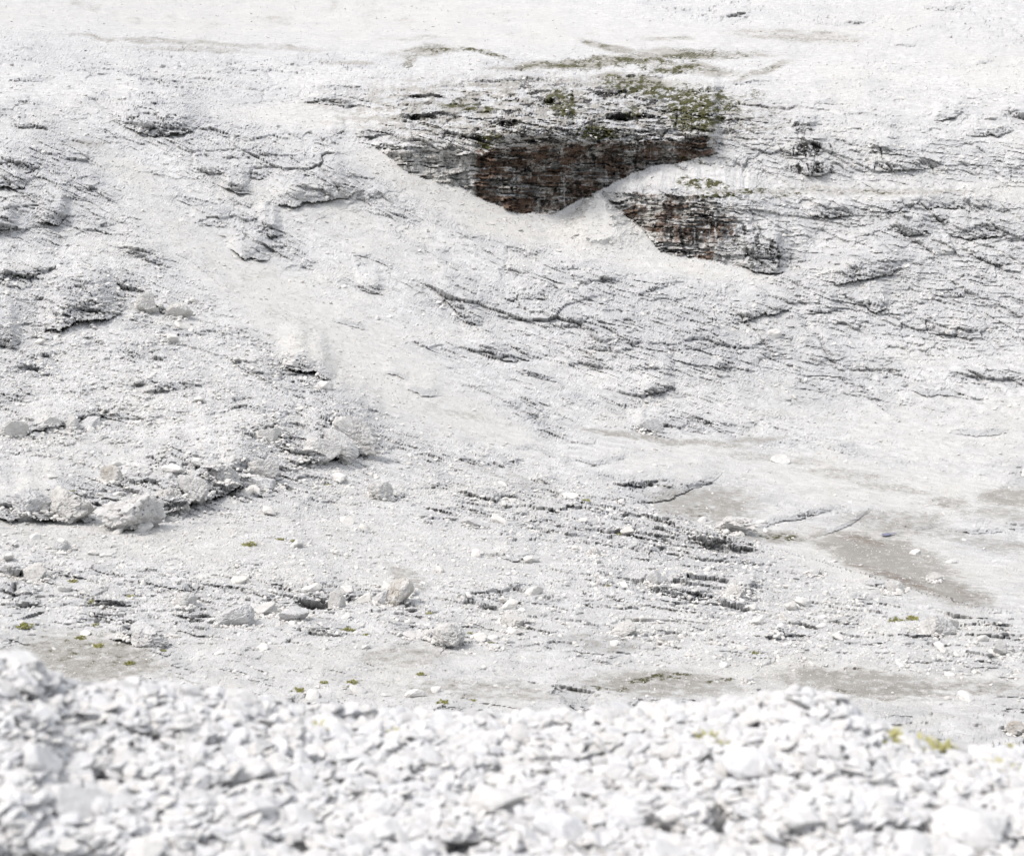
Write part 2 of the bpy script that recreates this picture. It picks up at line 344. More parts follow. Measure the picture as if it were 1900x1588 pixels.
# ------------------------------------------------------------------ drawn ledges: foot line, face height (px), overhang (m), length of the top (px)
LEDGES = [
    # left hillside
    ([(60, 612), (110, 612), (150, 594), (205, 590), (248, 566)], 48, 1.3, 120), ([(-40, 632), (20, 645), (48, 632)], 40, 0.8, 90), ([(262, 576), (300, 580), (335, 590)], 16, .5, 60),
    ([(505, 668), (545, 686), (585, 694), (612, 712), (642, 716)], 36, 1.1, 70), ([(640, 735), (690, 765), (720, 780)], 14, .3, 50),
    ([(405, 348), (440, 358), (470, 358)], 14, .7, 60), ([(470, 372), (530, 384), (580, 374), (640, 368), (690, 345)], 34, .8, 110), ([(330, 315), (400, 322), (480, 330), (560, 322)], 10, .5, 50), ([(380, 300), (450, 292), (540, 296), (620, 290)], 10, .4, 50),
    ([(470, 428), (500, 440), (527, 436)], 26, .9, 60), ([(415, 455), (455, 484), (500, 478), (512, 462)], 26, .7, 80), ([(340, 405), (380, 420), (440, 420)], 12, .3, 60),
    ([(195, 210), (235, 235), (275, 252), (340, 250), (395, 218)], 34, .9, 110), ([(-30, 300), (50, 318), (90, 300)], 22, .8, 60), ([(-40, 352), (45, 346), (60, 330)], 26, .9, 70), ([(65, 412), (110, 414), (134, 392)], 26, 1.0, 70), ([(-40, 432), (30, 424), (40, 405)], 26, .9, 60),
    ([(150, 112), (200, 122), (260, 150), (320, 158), (400, 165)], 12, .7, 60), ([(0, 150), (60, 152), (110, 148)], 8, .5, 40), ([(0, 235), (70, 238), (120, 236)], 8, .5, 40), ([(140, 335), (190, 365), (240, 398)], 10, .22, 40),
    ([(210, 470), (260, 478), (330, 500)], 12, .5, 50), ([(150, 505), (190, 508), (230, 500)], 10, .4, 40), ([(295, 455), (325, 470), (365, 492), (420, 540), (470, 565)], 10, .2, 30),
    ([(420, 660), (460, 690), (520, 720)], 14, .4, 50), ([(0, 690), (60, 685), (120, 700)], 12, .4, 50), ([(250, 730), (320, 722), (390, 715)], 12, .4, 60), ([(0, 820), (60, 800), (120, 790), (200, 772), (240, 768)], 16, .5, 60),
    ([(380, 812), (440, 805), (500, 820), (560, 848), (640, 840), (690, 820)], 24, .6, 90), ([(185, 980), (250, 984), (300, 956), (380, 930), (450, 905), (530, 884), (560, 870)], 56, 1.0, 130), ([(520, 872), (580, 856), (640, 848), (700, 826), (720, 806)], 54, 1.0, 130), ([(-60, 962), (0, 962), (60, 962), (160, 968), (190, 960)], 46, .8, 110), ([(330, 905), (400, 892), (460, 880), (500, 862)], 26, .7, 70), ([(560, 800), (620, 790), (690, 770)], 24, .6, 80), ([(40, 560), (120, 548), (200, 536), (280, 530)], 22, .6, 80), ([(-40, 520), (60, 512), (120, 500)], 18, .5, 60),
    ([(170, 888), (220, 900), (300, 905), (390, 900), (440, 895), (500, 880)], 22, .6, 90), ([(0, 955), (60, 955), (160, 962)], 20, .5, 60),
    ([(740, 715), (780, 732), (830, 738)], 12, .45, 40), ([(700, 690), (740, 700), (775, 712)], 8, .35, 30), ([(600, 590), (650, 605), (700, 620)], 8, .3, 40), ([(650, 500), (670, 540), (720, 550)], 14, .35, 50),
    ([(640, 470), (690, 480), (760, 515)], 10, .4, 40),
    # middle hump
    ([(795, 505), (815, 545), (850, 580), (885, 606), (915, 604)], 20, .9, 90), ([(850, 640), (900, 655), (950, 672), (1010, 690)], 16, .5, 80), ([(930, 560), (990, 555), (1040, 545)], 10, .4, 50), ([(1060, 525), (1110, 528), (1160, 510)], 12, .5, 60),
    ([(1085, 590), (1140, 600), (1210, 590)], 12, .35, 50), ([(980, 600), (1040, 610), (1080, 605)], 10, .4, 40), ([(1060, 640), (1100, 650), (1170, 655)], 12, .4, 50), ([(1240, 650), (1300, 648), (1350, 640)], 10, .4, 50),
    ([(1180, 738), (1215, 730), (1258, 712)], 16, .7, 50), ([(1160, 680), (1200, 690), (1260, 690)], 8, .35, 40), ([(940, 690), (1000, 700), (1060, 720)], 10, .4, 50), ([(1170, 792), (1200, 803), (1240, 792)], 22, .5, 30),
    ([(1335, 592), (1370, 600), (1410, 588), (1455, 578), (1490, 560)], 18, .9, 60), ([(1485, 582), (1530, 580), (1565, 572)], 12, .8, 50), ([(1388, 642), (1440, 636)], 10, .5, 40), ([(1318, 682), (1370, 680)], 10, .5, 40), ([(1470, 655), (1500, 640), (1560, 650)], 10, .4, 50),
    ([(1160, 560), (1210, 540), (1280, 520)], 10, .5, 40), ([(1000, 495), (1060, 500), (1150, 480)], 8, .35, 40),
    ([(1495, 600), (1530, 650), (1560, 700), (1600, 740)], 22, .22, 60), ([(1560, 690), (1620, 745), (1680, 790)], 14, .18, 50),
    # right side
    ([(1510, 515), (1560, 528), (1620, 515), (1690, 492), (1706, 478)], 34, 1.0, 90), ([(1360, 488), (1420, 510), (1474, 506)], 56, 1.2, 60), ([(1590, 562), (1625, 578), (1660, 566)], 18, .7, 50), ([(1700, 540), (1760, 550), (1840, 545)], 12, .5, 50), ([(1690, 610), (1760, 625), (1850, 628)], 16, .4, 60),
    ([(1780, 460), (1840, 490), (1900, 490)], 14, .6, 50), ([(1640, 424), (1690, 436), (1740, 430)], 30, .9, 40), ([(1740, 430), (1800, 442), (1890, 436)], 28, .9, 50), ([(1560, 385), (1640, 392), (1720, 385), (1830, 392), (1930, 388)], 24, .9, 45), ([(1480, 398), (1540, 402), (1600, 398)], 24, .9, 40), ([(1620, 405), (1700, 412), (1800, 405)], 10, .6, 30),
    ([(1475, 322), (1510, 326), (1555, 320)], 22, .8, 40), ([(1600, 318), (1690, 315), (1760, 305)], 14, .6, 50), ([(1440, 282), (1490, 288), (1560, 284)], 24, .7, 40), ([(1600, 285), (1680, 280)], 18, .5, 40), ([(1455, 250), (1490, 248), (1530, 240)], 20, .5, 40),
    ([(1720, 225), (1760, 222), (1800, 205)], 14, .7, 40), ([(1770, 255), (1850, 250), (1900, 240)], 14, .6, 40), ([(1650, 88), (1720, 86)], 6, .6, 30), ([(1800, 122), (1850, 116)], 7, .6, 30), ([(1840, 215), (1930, 216)], 10, .5, 40), ([(1690, 15), (1760, 22), (1800, 10)], 10, .6, 30), ([(1480, 42), (1560, 48), (1640, 46)], 7, .6, 30), ([(1500, 195), (1560, 190)], 10, .5, 30),
    ([(1330, 30), (1400, 32)], 8, .6, 30),
    ([(1660, 710), (1720, 735), (1800, 730)], 12, .4, 50), ([(1740, 800), (1820, 810), (1900, 800)], 12, .35, 60),
    # around the pools
    ([(1040, 848), (1100, 862), (1160, 858)], 8, .3, 50), ([(1120, 858), (1160, 852), (1170, 848)], 8, .4, 30), ([(1160, 938), (1220, 930), (1270, 915), (1320, 892), (1366, 866)], 18, .45, 70), ([(1130, 895), (1180, 905), (1260, 890)], 14, .5, 40),
    ([(1372, 988), (1430, 974), (1500, 958), (1565, 946), (1600, 920)], 12, .45, 80), ([(1496, 998), (1550, 988), (1585, 968), (1640, 930)], 9, .4, 60), ([(1318, 984), (1350, 990), (1380, 978)], 20, .5, 40), ([(1740, 975), (1800, 992), (1880, 985)], 10, .4, 40), ([(1640, 960), (1700, 985), (1760, 972)], 8, .3, 40),
    ([(930, 835), (990, 832), (1050, 860)], 8, .3, 40), ([(830, 835), (850, 850), (880, 862), (920, 868)], 10, .4, 40), ([(690, 920), (730, 930), (770, 915)], 12, .4, 50),
    # near slope
    ([(1170, 1068), (1210, 1092), (1265, 1112), (1340, 1100)], 20, .5, 60), ([(1345, 1112), (1390, 1104), (1420, 1080)], 20, .4, 40), ([(900, 1030), (960, 1042), (1010, 1030)], 10, .3, 50), ([(1260, 1000), (1330, 1010), (1410, 1020)], 14, .35, 50),
    ([(770, 1180), (820, 1196), (868, 1188)], 22, .35, 50), ([(540, 1112), (600, 1130), (640, 1128)], 24, .3, 50), ([(-20, 1062), (40, 1064), (90, 1058)], 18, .35, 40), ([(190, 1185), (260, 1195), (300, 1190)], 20, .25, 60), ([(940, 1158), (1000, 1164)], 12, .25, 30), ([(1580, 1078), (1640, 1092), (1700, 1110)], 12, .3, 40),
    # upper plateau and slabs
    ([(540, 195), (590, 190), (640, 200), (690, 196)], 12, .7, 40), ([(560, 165), (640, 165), (700, 170)], 8, .6, 30), ([(650, 255), (700, 252), (740, 248)], 12, .8, 40), ([(600, 240), (650, 256)], 12, .6, 30), ([(700, 215), (760, 222), (820, 215), (880, 222)], 9, .6, 30), ([(720, 185), (800, 180), (860, 188)], 8, .5, 25), ([(900, 235), (960, 230), (990, 240)], 9, .6, 30),
    ([(820, 150), (900, 155), (990, 148), (1060, 152)], 7, .6, 30), ([(1020, 138), (1066, 132), (1080, 122)], 8, .6, 25), ([(1140, 150), (1170, 140), (1250, 146)], 7, .6, 25), ([(1070, 168), (1130, 175), (1200, 168)], 7, .5, 25), ([(1000, 190), (1060, 195)], 8, .6, 25), ([(1100, 215), (1170, 222), (1240, 214)], 9, .6, 30), ([(940, 265), (1010, 262), (1060, 266)], 8, .7, 30), ([(1220, 165), (1300, 172), (1380, 160)], 7, .5, 25), ([(1330, 155), (1420, 158)], 6, .5, 25),
    ([(850, 250), (900, 262), (960, 255)], 10, .7, 30),
]
H = np.zeros_like(U)
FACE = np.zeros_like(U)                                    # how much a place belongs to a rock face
jit = fbm(U / 34, V / 20, 21, 5, .62) * 11
topn = fbm(U / 60, V / 30, 23, 3)
gD = np.abs(np.gradient(D0, axis=0) / np.gradient(PYS)[:, None])       # metres of range per pixel upward
for n, (pts, face, over, top) in enumerate(LEDGES):
    x0, x1 = pts[0][0], pts[-1][0]
    c0, c1 = np.searchsorted(PXS, [x0 - 6, x1 + 6])
    ys = [p[1] for p in pts]
    r1, r0 = np.searchsorted(-PYS, [-(min(ys) - face - top - 20), -(max(ys) + 30)])
    if c1 - c0 < 3 or r1 - r0 < 3: continue
    u = U[r0:r1, c0:c1]; v = V[r0:r1, c0:c1]
    over = over * (.62 if face <= 12 else 1) * (1.3 if x1 < 760 else 1)
    e = sst(0, 0.36, (u - x0) / (x1 - x0)) * sst(0, 0.36, (x1 - u) / (x1 - x0))
    t = line_y(pts, u) + jit[r0:r1, c0:c1] * min(1, face / 18) - v
    fl = face * (0.8 + 0.4 * fbm(u / 60, u * 0 + n, 31, 2)) * (0.35 + 0.65 * e) + 1
    g = gD[r0:r1, c0:c1] * (0.38 if x1 < 760 else .3)
    hh = np.where(t < 0, -0.75 * over * .7 * sst(-5, -0.5, t), over + np.minimum(t, fl) * g)
    hh = hh * np.where(t > fl, 1 - sst(0, 1, (t - fl) / (top * (1 + .10 * topn[r0:r1, c0:c1]))), 1) * e
    q = H[r0:r1, c0:c1]
    H[r0:r1, c0:c1] = np.where(np.abs(hh) > np.abs(q), hh, q)
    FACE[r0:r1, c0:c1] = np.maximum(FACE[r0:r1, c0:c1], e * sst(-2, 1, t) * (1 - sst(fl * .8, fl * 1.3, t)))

# ------------------------------------------------------------------ the dark cliff with its scree cone
LIP = [(640, 262), (690, 268), (760, 272), (890, 284), (960, 268), (1050, 264), (1150, 262), (1250, 258), (1330, 246), (1345, 240)]
FOOT = [(640, 262), (690, 270), (760, 322), (860, 352), (920, 382), (960, 394), (1020, 398), (1060, 380), (1100, 358), (1150, 334), (1180, 318), (1250, 300), (1330, 288), (1345, 240)]
LIP2 = [(1090, 348), (1120, 352), (1200, 362), (1330, 362), (1400, 372), (1480, 420), (1520, 470)]
FOOT2 = [(1090, 348), (1130, 376), (1190, 424), (1230, 474), (1300, 480), (1370, 496), (1440, 510), (1480, 500), (1520, 472)]
cj = fbm(U / 45, V / 200, 41, 5, .6) * 14
def wall(lip, foot, over, fade=9999, tap=70):
    global H
    l = line_y(lip, U) + cj; fo = line_y(foot, U) + cj * 0.6
    inx = sst(lip[0][0], lip[0][0] + 60, U) * sst(-lip[-1][0], -lip[-1][0] + 30, -U)
    span = np.maximum(fo - l, 1)
    k = (fo - V) / span                                     # 0 at foot, 1 at lip
    ins = (k > 0) & (k < 1)
    vert = (np.minimum(np.maximum(fo - V, 0), span)) * gD * 0.62 * (1 - .75 * sst(fade - 110, fade + 60, U))    # what makes the face stand up
    h = np.where(k <= 0, 0, vert - 0.8 + over * np.clip(k, 0, 1) ** 1.5)
    h = np.where(k > 1, h * (1 - sst(0, 1, (l - V) / tap)), h)
    h = h * inx * np.where(V > fo + 8, 0, 1)
    H += h
    return np.where(ins, inx, 0) * sst(0, 8, span), k
W1, K1 = wall(LIP, FOOT, 1.3, 9999, 140)
W2, K2 = wall(LIP2, FOOT2, 1.0, 1420, 60)
W2 *= (1 - 0.75 * sst(1290, 1400, U))
# thin bedding shelves in the walls
PALE = np.zeros_like(U)
for W_, K_, seed in ((W1, K1, 51), (W2, K2, 53)):
    bb = (V + fbm(U / 60, V / 60, seed, 4) * 9 - 0.03 * U) / 9.0; bb = bb + 2.4 * fbm(bb * .40, bb * 0 + U / 260, seed + 5, 3)
    p = 1 - (bb - np.floor(bb)); lay = np.floor(bb)
    am = 1.5 * h2(lay.astype(np.int64), np.floor(U / 80 + lay * .37 + fbm(U / 20, V / 9, seed + 6, 2)).astype(np.int64), seed) ** 1.6 + .1
    PALE = np.maximum(PALE, W_ * sst(.55, .8, p) * sst(.35, .8, am) * (p < .97))
    H += W_ * am * (np.where(p < .8, (1 - p) * 0.8, -0.5)) * 1.35 * (0.4 + 0.9 * sst(-.2, .3, fbm(U / 40, V / 12, seed + 1, 2)))
    H += W_ * (fbm(U / 40, V / 90, seed + 2, 4) * 2.0 + fbm(U / 14, V / 12, seed + 3, 4, .65) * .8)
CU = UW + fbm(U / 14, V / 9, 45, 4, .6) * 12
cone = np.clip(1 - np.abs(CU - 1105 - (VW - 355) * 0.1) / np.maximum((VW - 350) * 1.15, 1), 0, 1) * sst(352, 362, VW) * (1 - sst(415, 480, VW))
H += np.minimum(cone * 1.0, .6) * 5.5
CONE = sst(0.0, 0.12, cone)
W2 *= 1 - CONE; W1 *= 1 - sst(.02, .1, cone)

upz = ell(1030, 215, 440, 74, 2, .45)
# crest of the rubble spur in front of the brown pools, and other swells
SPUR = [(1080, 905), (1160, 925), (1250, 955), (1350, 992), (1450, 1022), (1560, 1052), (1680, 1088), (1790, 1120), (1900, 1136), (2100, 1150)]
sp = V - (line_y(SPUR, U) + jit * 0.8)
spur = np.where(sp > 0, np.exp(-np.maximum(sp, 0) / 60), 0) * sst(1080, 1250, U)
H += spur * 3.2
for cx, cy, rx, ry, a, hh in ((300, 440, 260, 60, 36, 1.5), (540, 300, 170, 60, 10, 2.5), (300, 210, 120, 40, 10, 2), (1180, 590, 260, 80, 15, 2.5), (1600, 500, 120, 40, -10, 1.5), (60, 340, 90, 80, 10, 2.0),
                             (420, 760, 260, 70, 15, 1.5), (1480, 940, 120, 24, -8, .8), (1300, 1090, 180, 40, 12, .7), (1280, 690, 200, 60, 18, 1.5)):
    H += 1.5 * hh * ell(cx, cy, rx, ry, a, 0.9)

# ------------------------------------------------------------------ bedding steps over all bedrock
kx = np.cumsum(np.interp(PXS, [-1200, 0, 700, 1200, 1450, 1900, 3100], [.4, .45, .42, .22, .02, -.12, -.1]) * np.gradient(PXS))
kx = kx - np.interp(950, PXS, kx)
B = W + kx[None, :] * MPP * 2.0
NOTCH = np.zeros_like(U)
for sp_, amp, seed, thr in ((9.0, .55, 61, .04), (4.2, .44, 64, .0), (2.0, .34, 67, -.06), (1.0, .24, 70, -.10)):
    vis = sst(3.0, 7.0, sp_ / MPP / 2.2) * (1 - .88 * sst(34, 84, sp_ / MPP / 2.2) * (1 - .7 * OUT))
    ph = B / sp_ + fbm(X / sp_ * .45, W / sp_ * .35, seed, 4) * .75 + fbm(X / sp_ * 1.5, W / sp_ * 1.2, seed + 40, 3) * .12
    p = ph - np.floor(ph)
    msk = sst(thr, thr + .16, fbm(X / sp_ * .60 + np.floor(ph) * 7.3, W / sp_ * .2, seed + 1, 4, .6)) * vis * ROCK * (1 + .9 * upz) * (1 - np.maximum(W1, W2))
    dl = np.clip(2.6 * MPP * 2.2 / sp_, .02, .3)
    up = np.where(p < 1 - dl, (1 - p) ** 1.6, -0.35 * sst(0, .5, (p - 1 + dl) / dl))
    H += amp * msk * up

# ------------------------------------------------------------------ blocks, stones and cracks (outward from the surface)
def facets(size, seed, ax=1.0, aw=1.0):
    wxx = fbm(X / size * .7, W / size * .5, seed + 3, 3) * .6
    f1, f2, rid, ox, oy = worley(X / (size * ax) + wxx, W / (size * aw) - wxx, seed)
    r2 = (rid * 91.7) % 1; r3 = (rid * 53.1) % 1
    hgt = (rid - .5) * .55 + ox * (r2 - .5) * 1.0 + oy * (r3 * 1.0 - .02)
    crack = 1 - sst(0.0, 0.10, f2 - f1)
    return size * hgt, size * crack, rid
NRM = np.zeros_like(U)
SM = (1 + 1.2 * FACE) * (1 - np.maximum(.58 * SCREE, .8 * SILT))
rubble = blobs([(250, 700, 420, 130, 10, 1), (350, 850, 420, 70, 5, 1), (500, 1060, 700, 140, 3, .9), (1150, 1000, 420, 80, 12, 1), (1300, 1090, 400, 70, 10, 1), (1500, 1200, 500, 60, 4, .9), (150, 560, 220, 70, 10, .7), (900, 900, 200, 70, 20, .8)])
for size, ampf, seed, ax in ((5.5, .22, 81, 1.3), (2.4, .30, 84, 1.25), (1.1, .42, 87, 1.2), (.55, .52, 90, 1.1), (.28, .55, 93, 1.0), (.15, .5, 96, 1.0)):
    vis = sst(1.2, 3.2, size / MPP / 1.7) * (1 - .92 * sst(26, 62, size / MPP / 1.7) * (1 - .9 * OUT))
    hgt, cr, rid = facets(size, seed, ax, 1.75)
    loc = ((0.15 + 0.85 * ROCK + .35 * rubble * (size < 3)) if size > 1.0 else (0.22 + .78 * np.maximum(rubble * .9, ROCK))) * SM
    pat = sst(-.45, .25, fbm(X / size / 5, W / size / 5, seed + 5, 3))
    NRM += vis * loc * pat * (ampf * hgt - .16 * cr * (0.4 + 0.6 * ROCK) * sst(.25, .6, rid))
NRM += fbm(X / 1.6, W / 1.6, 101, 5, .6) * .10 * (.5 + ROCK) * SM
NRM *= (1 - 0.35 * np.maximum(W1, W2)) * (1 - .3 * CONE)

P = np.stack([RX * (D0 - H), RY * (D0 - H), RZ * (D0 - H)], -1)
Ps = np.stack([blur1(blur1(P[..., k], 9, 0), 9, 1) for k in range(3)], -1)
gu = np.gradient(Ps, axis=1); gv = np.gradient(Ps, axis=0)
NV = np.cross(gu, gv); NV /= np.linalg.norm(NV, axis=-1, keepdims=True)
N0 = np.cross(np.gradient(P0, axis=1), np.gradient(P0, axis=0)); N0 /= np.linalg.norm(N0, axis=-1, keepdims=True)
NV = N0 * .55 + NV * .45; NV /= np.linalg.norm(NV, axis=-1, keepdims=True)
RN = np.stack([RX, RY, RZ], -1); RN /= np.linalg.norm(RN, axis=-1, keepdims=True)
DV = NV * .22 - RN * .85
P = P + DV * NRM[..., None] + CAM
GRID = P

# ------------------------------------------------------------------ colour masks (soil, grass, mineral streaks, darkened ledge faces)
grass = blobs([(170, 1210, 130, 40, 6, .3), (760, 1265, 200, 30, 2, .22), (1150, 116, 190, 13, -2, .5), (1330, 98, 90, 8, 2, .45), (1042, 192, 34, 26, 35, .8), (1108, 246, 44, 14, 3, .8), (1290, 205, 60, 46, 10, .85), (1190, 162, 80, 18, 8, .75), (1300, 180, 80, 22, 5, .6), (875, 200, 60, 8, 3, .7), (845, 188, 30, 6, 0, .5), (905, 262, 28, 16, 0, .7), (1350, 195, 40, 18, 10, .6), (1175, 205, 20, 14, 0, .6), (1300, 340, 50, 14, 5, .75), (1365, 358, 80, 7, -6, .7), (1280, 298, 30, 7, 0, .5), (1400, 178, 30, 16, 0, .4),
    (900, 98, 50, 6, 15, .6), (820, 95, 60, 5, -5, .55), (760, 116, 18, 12, -40, .5), (1080, 112, 110, 7, -3, .55), (1250, 130, 70, 9, 0, .6), (1450, 998, 50, 9, 5, .6), (1300, 950, 30, 12, 0, .4), (1220, 1258, 70, 6, -6, .62), (1340, 1262, 40, 4, 0, .5), (1130, 1278, 60, 6, 0, .5), (1550, 1284, 40, 6, 0, .45), (1460, 362, 40, 4, 0, .5), (1640, 356, 60, 3, 0, .5)])
grass = np.clip(grass * (.68 + 1.5 * fbm(U / 16, V / 8, 123, 4, .7)), 0, 1)
speck = sst(.0, .12, fbm(U / 30, V / 7, 121, 5, .72) + .15 * fbm(U / 80, V / 30, 122, 3) + .1 * sst(880, 1000, U) - .08)
cw = fbm(U / 30, V / 30, 135, 4, .65)
streak = fbm(U / 9 + cw * 1.5, V / 60 + cw, 131, 4, .7)                 # water streaks run down the faces
grass = np.maximum(grass, .62 * soil * (1 - sst(150, 215, V)) * sst(620, 780, U) * sst(-.15, .2, fbm(U / 60, V / 12, 125, 4)))
soil = np.where(V < 150, np.clip(soil * (1.0 + 1.6 * fbm(U / 40, V / 6, 126, 5, .7)), 0, 1), soil)
soil = np.where(V > 620, np.clip(soil * (1.0 + 1.1 * fbm(U / 26, V / 9, 127, 5, .72)), 0, 1), soil)
wn = fbm(U / 26, V / 13, 138, 5, .7)
def ragged(W_, K_):
    a = sst(.30, .66, blur1(blur1(W_, 7, 0), 14, 1) + .55 * wn)
    lo = 1 - sst(.25, .5, K_)                              # crisp where scree laps against the foot, ragged above
    return np.where(K_ <= 0, 0, a * (1 - lo) + W_ * lo) * (1 - CONE)
WC1 = ragged(W1, K1); WC2 = ragged(W2, K2) * (WC1 < .5)
soil = np.maximum(soil, upz * .85 * sst(-.2, .16, fbm(U / 34, V / 9, 124, 5, .72)))
soil = np.maximum(soil, np.maximum(WC1 * sst(870, 905, UW), WC2 * .8) * np.clip(.72 + 1.3 * fbm(U / 110, (V - .04 * U) / 4.5, 139, 4, .7), 0, 1))
soil = np.maximum(soil, WC1 * .42)
band = fbm(U / 90 + cw, (V - .04 * U) / 7 + cw * 1.2, 133, 5, .7)
brok = fbm(U / 22, V / 12, 137, 5, .75)
stain = np.maximum(WC1, WC2) * np.clip(.39 + streak * .45 + band * 1.1 + brok * .8, 0, 1)
stain *= np.where(U < 890, .72, 1) * np.where((W2 > .1) & (U > 1200), .85, 1)
stain = np.maximum(stain, upz * .70 * speck * (.75 + .25 * sst(700, 900, U)))
stain = np.maximum(stain, FACE * upz * .8)  # ledge faces in the slab zone set dark over their whole height
stain = np.maximum(stain, blobs([(1505, 276, 60, 16, 0, .62), (1500, 312, 60, 12, 0, .6), (1490, 238, 30, 14, 20, .5), (1690, 276, 50, 14, 0, .4), (1420, 470, 60, 34, 10, .55), (1330, 405, 120, 30, 20, .5), (1700, 400, 200, 20, 3, .38), (1270, 440, 60, 30, 40, .6)]) * (.45 + .9 * sst(-.3, .3, streak)))
wallmask0 = np.maximum(WC1, WC2)
drip = .7 * sst(.30, .52, fbm(U / 5.5 + cw * .6, V / 75, 143, 3, .6) + .25 * fbm(U / 90, V / 60, 144, 2))
bare = 1 - np.maximum(.8 * drip * wallmask0, .75 * PALE)
soil = soil * bare; stain = stain * bare
rust = np.maximum(WC1 * sst(840, 900, U), WC2 * .8) * np.clip(.70 + .9 * fbm(U / 34 + cw, V / 40, 141, 4) - .5 * band + .5 * brok, 0, 1)
rust = np.maximum(rust * bare, .8 * DAMP)
cool = np.maximum(cool, .7 * FACE)  # ledge faces coloured greyer than their tops
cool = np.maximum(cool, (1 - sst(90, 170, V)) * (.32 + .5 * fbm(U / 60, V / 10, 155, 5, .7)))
warm = np.clip(SCREE * .7 + .5 * sst(0, .4, fbm(U / 150, V / 80, 151, 3)), 0, 1)

# ------------------------------------------------------------------ link the ground, cutting the cliff and the scree cone out as pieces of their own
fi = np.arange(NY * NX).reshape(NY, NX)
quads = np.stack([fi[:-1, :-1], fi[:-1, 1:], fi[1:, 1:], fi[1:, :-1]], -1)
wallmask = np.maximum(W1, W2)
sel_c = (wallmask[:-1, :-1] > .3)
sel_s = (CONE[:-1, :-1] > .5) & ~sel_c
def piece(name, sel):
    q = quads[sel]
    used, inv = np.unique(q, return_inverse=True)
    o = link_mesh(name, GRID.reshape(-1, 3)[used], inv.reshape(-1, 4), M_TERR, kind='structure')
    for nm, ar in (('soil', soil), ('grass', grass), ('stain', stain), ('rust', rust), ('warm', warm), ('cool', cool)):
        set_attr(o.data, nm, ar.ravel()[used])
    return o
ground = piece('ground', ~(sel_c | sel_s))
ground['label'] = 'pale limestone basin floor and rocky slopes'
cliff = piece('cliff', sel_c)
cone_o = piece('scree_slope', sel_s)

def grid_at(px, py):
    j = np.clip(np.searchsorted(PXS, px), 0, NX - 1); i = np.clip(np.searchsorted(-PYS, -py), 0, NY - 1)
    return GRID[i, j], NV[i, j], MPP[i, j]

# ------------------------------------------------------------------ the near slope the camera stands on
CREST = [(-1200, 1120), (-60, 1206), (0, 1216), (60, 1228), (95, 1246), (140, 1264), (230, 1262), (310, 1262), (400, 1277), (480, 1292), (560, 1308), (700, 1314), (870, 1320), (1000, 1325), (1110, 1314), (1250, 1304), (1380, 1294), (1440, 1284), (1475, 1278), (1540, 1284), (1580, 1306), (1640, 1348), (1700, 1370), (1760, 1388), (1900, 1394), (2000, 1400), (3100, 1420)]
CD = [(-1200, 9.5), (0, 8.8), (130, 9.2), (300, 9.6), (700, 10.2), (1100, 10.2), (1475, 9.8), (1640, 9.2), (1900, 8.8), (3100, 8.6)]
PXF = np.concatenate([side(-100, -1200, 30)[::-1][:-1], np.arange(-100, 2001, 3.3), side(2004, 3100, 30)[1:]])
tf = np.concatenate([np.linspace(0, 1, 190), 1 + np.linspace(0.02, 1, 60)])
UF, TF = np.meshgrid(PXF, tf)
cr = line_y(CREST, UF); dc = line_y(CD, UF)
t1 = np.minimum(TF, 1)
VF = 1740 + (cr - 1740) * t1
DF = 6.0 + (dc - 6.0) * (0.72 * t1 + 0.28 * t1 ** 5)
fx, fy, fz = rays(UF, VF)
t2 = np.clip(TF - 1, 0, 1)
yy = DF + (37 - DF) * t2 ** 1.3
zz = fz * DF; zz = zz - (zz + 22.5) * np.clip(1 - (1 - t2) ** 2.2, 0, 1)
FP = np.stack([fx * (DF + (yy - DF) * .9), yy, zz], -1)
XF, YF = FP[..., 0], np.concatenate([np.zeros((1, len(PXF))), np.cumsum(np.linalg.norm(np.diff(FP, axis=0), axis=-1), 0)], 0)
nf = np.zeros_like(UF)
for size, ampf, seed in ((.9, .18, 201), (.42, .25, 204), (.2, .32, 207), (.09, .34, 210), (.05, .3, 213)):
    wq = fbm(XF / size * .6, YF / size * .6, seed + 3, 2) * .35
    f1, f2, rid, ox, oy = worley(XF / size + wq, YF / (size * 1.5) - wq, seed)
    r2 = (rid * 91.7) % 1; r3 = (rid * 53.1) % 1
    nf += size * (ampf * ((rid - .5) * .6 + ox * (r2 - .5) + oy * (r3 - .15)) - .22 * (1 - sst(0, .16, f2 - f1)) * sst(.2, .6, rid)) * (1 if size < .3 else .55)
nf += fbm(XF / .5, YF / .5, 220, 4) * .05
for cx, cy, rx, ry, a_, dp in ((445, 1450, 70, 12, -14, .30), (1215, 1532, 70, 16, 12, .26), (1336, 1524, 24, 30, 20, .30), (40, 1300, 60, 10, -8, .18), (215, 1450, 50, 12, 20, .15), (1070, 1540, 40, 18, 0, .18), (1710, 1560, 40, 14, -20, .18), (130, 1495, 60, 10, 30, .16),
                              (1420, 1446, 60, 8, -4, .14), (640, 1490, 40, 12, 10, .12), (880, 1470, 60, 10, -8, .12), (1560, 1440, 50, 10, 6, .12), (1850, 1470, 50, 12, -10, .14), (300, 1370, 60, 10, 8, .12), (760, 1400, 60, 9, 0, .10), (1130, 1400, 50, 9, -10, .10), (560, 1575, 60, 14, 8, .2), (850, 1570, 50, 14, -14, .2), (1480, 1575, 40, 14, 14, .2)):
    c_, s_ = math.cos(math.radians(a_)), math.sin(math.radians(a_))
    xx = (UF - cx) * c_ + (VF - cy) * s_; yy2 = -(UF - cx) * s_ + (VF - cy) * c_
    nf -= dp * np.exp(-((xx / rx) ** 2 + (yy2 / ry) ** 2) ** 2)
gu = np.gradient(FP, axis=1); gv = np.gradient(FP, axis=0)
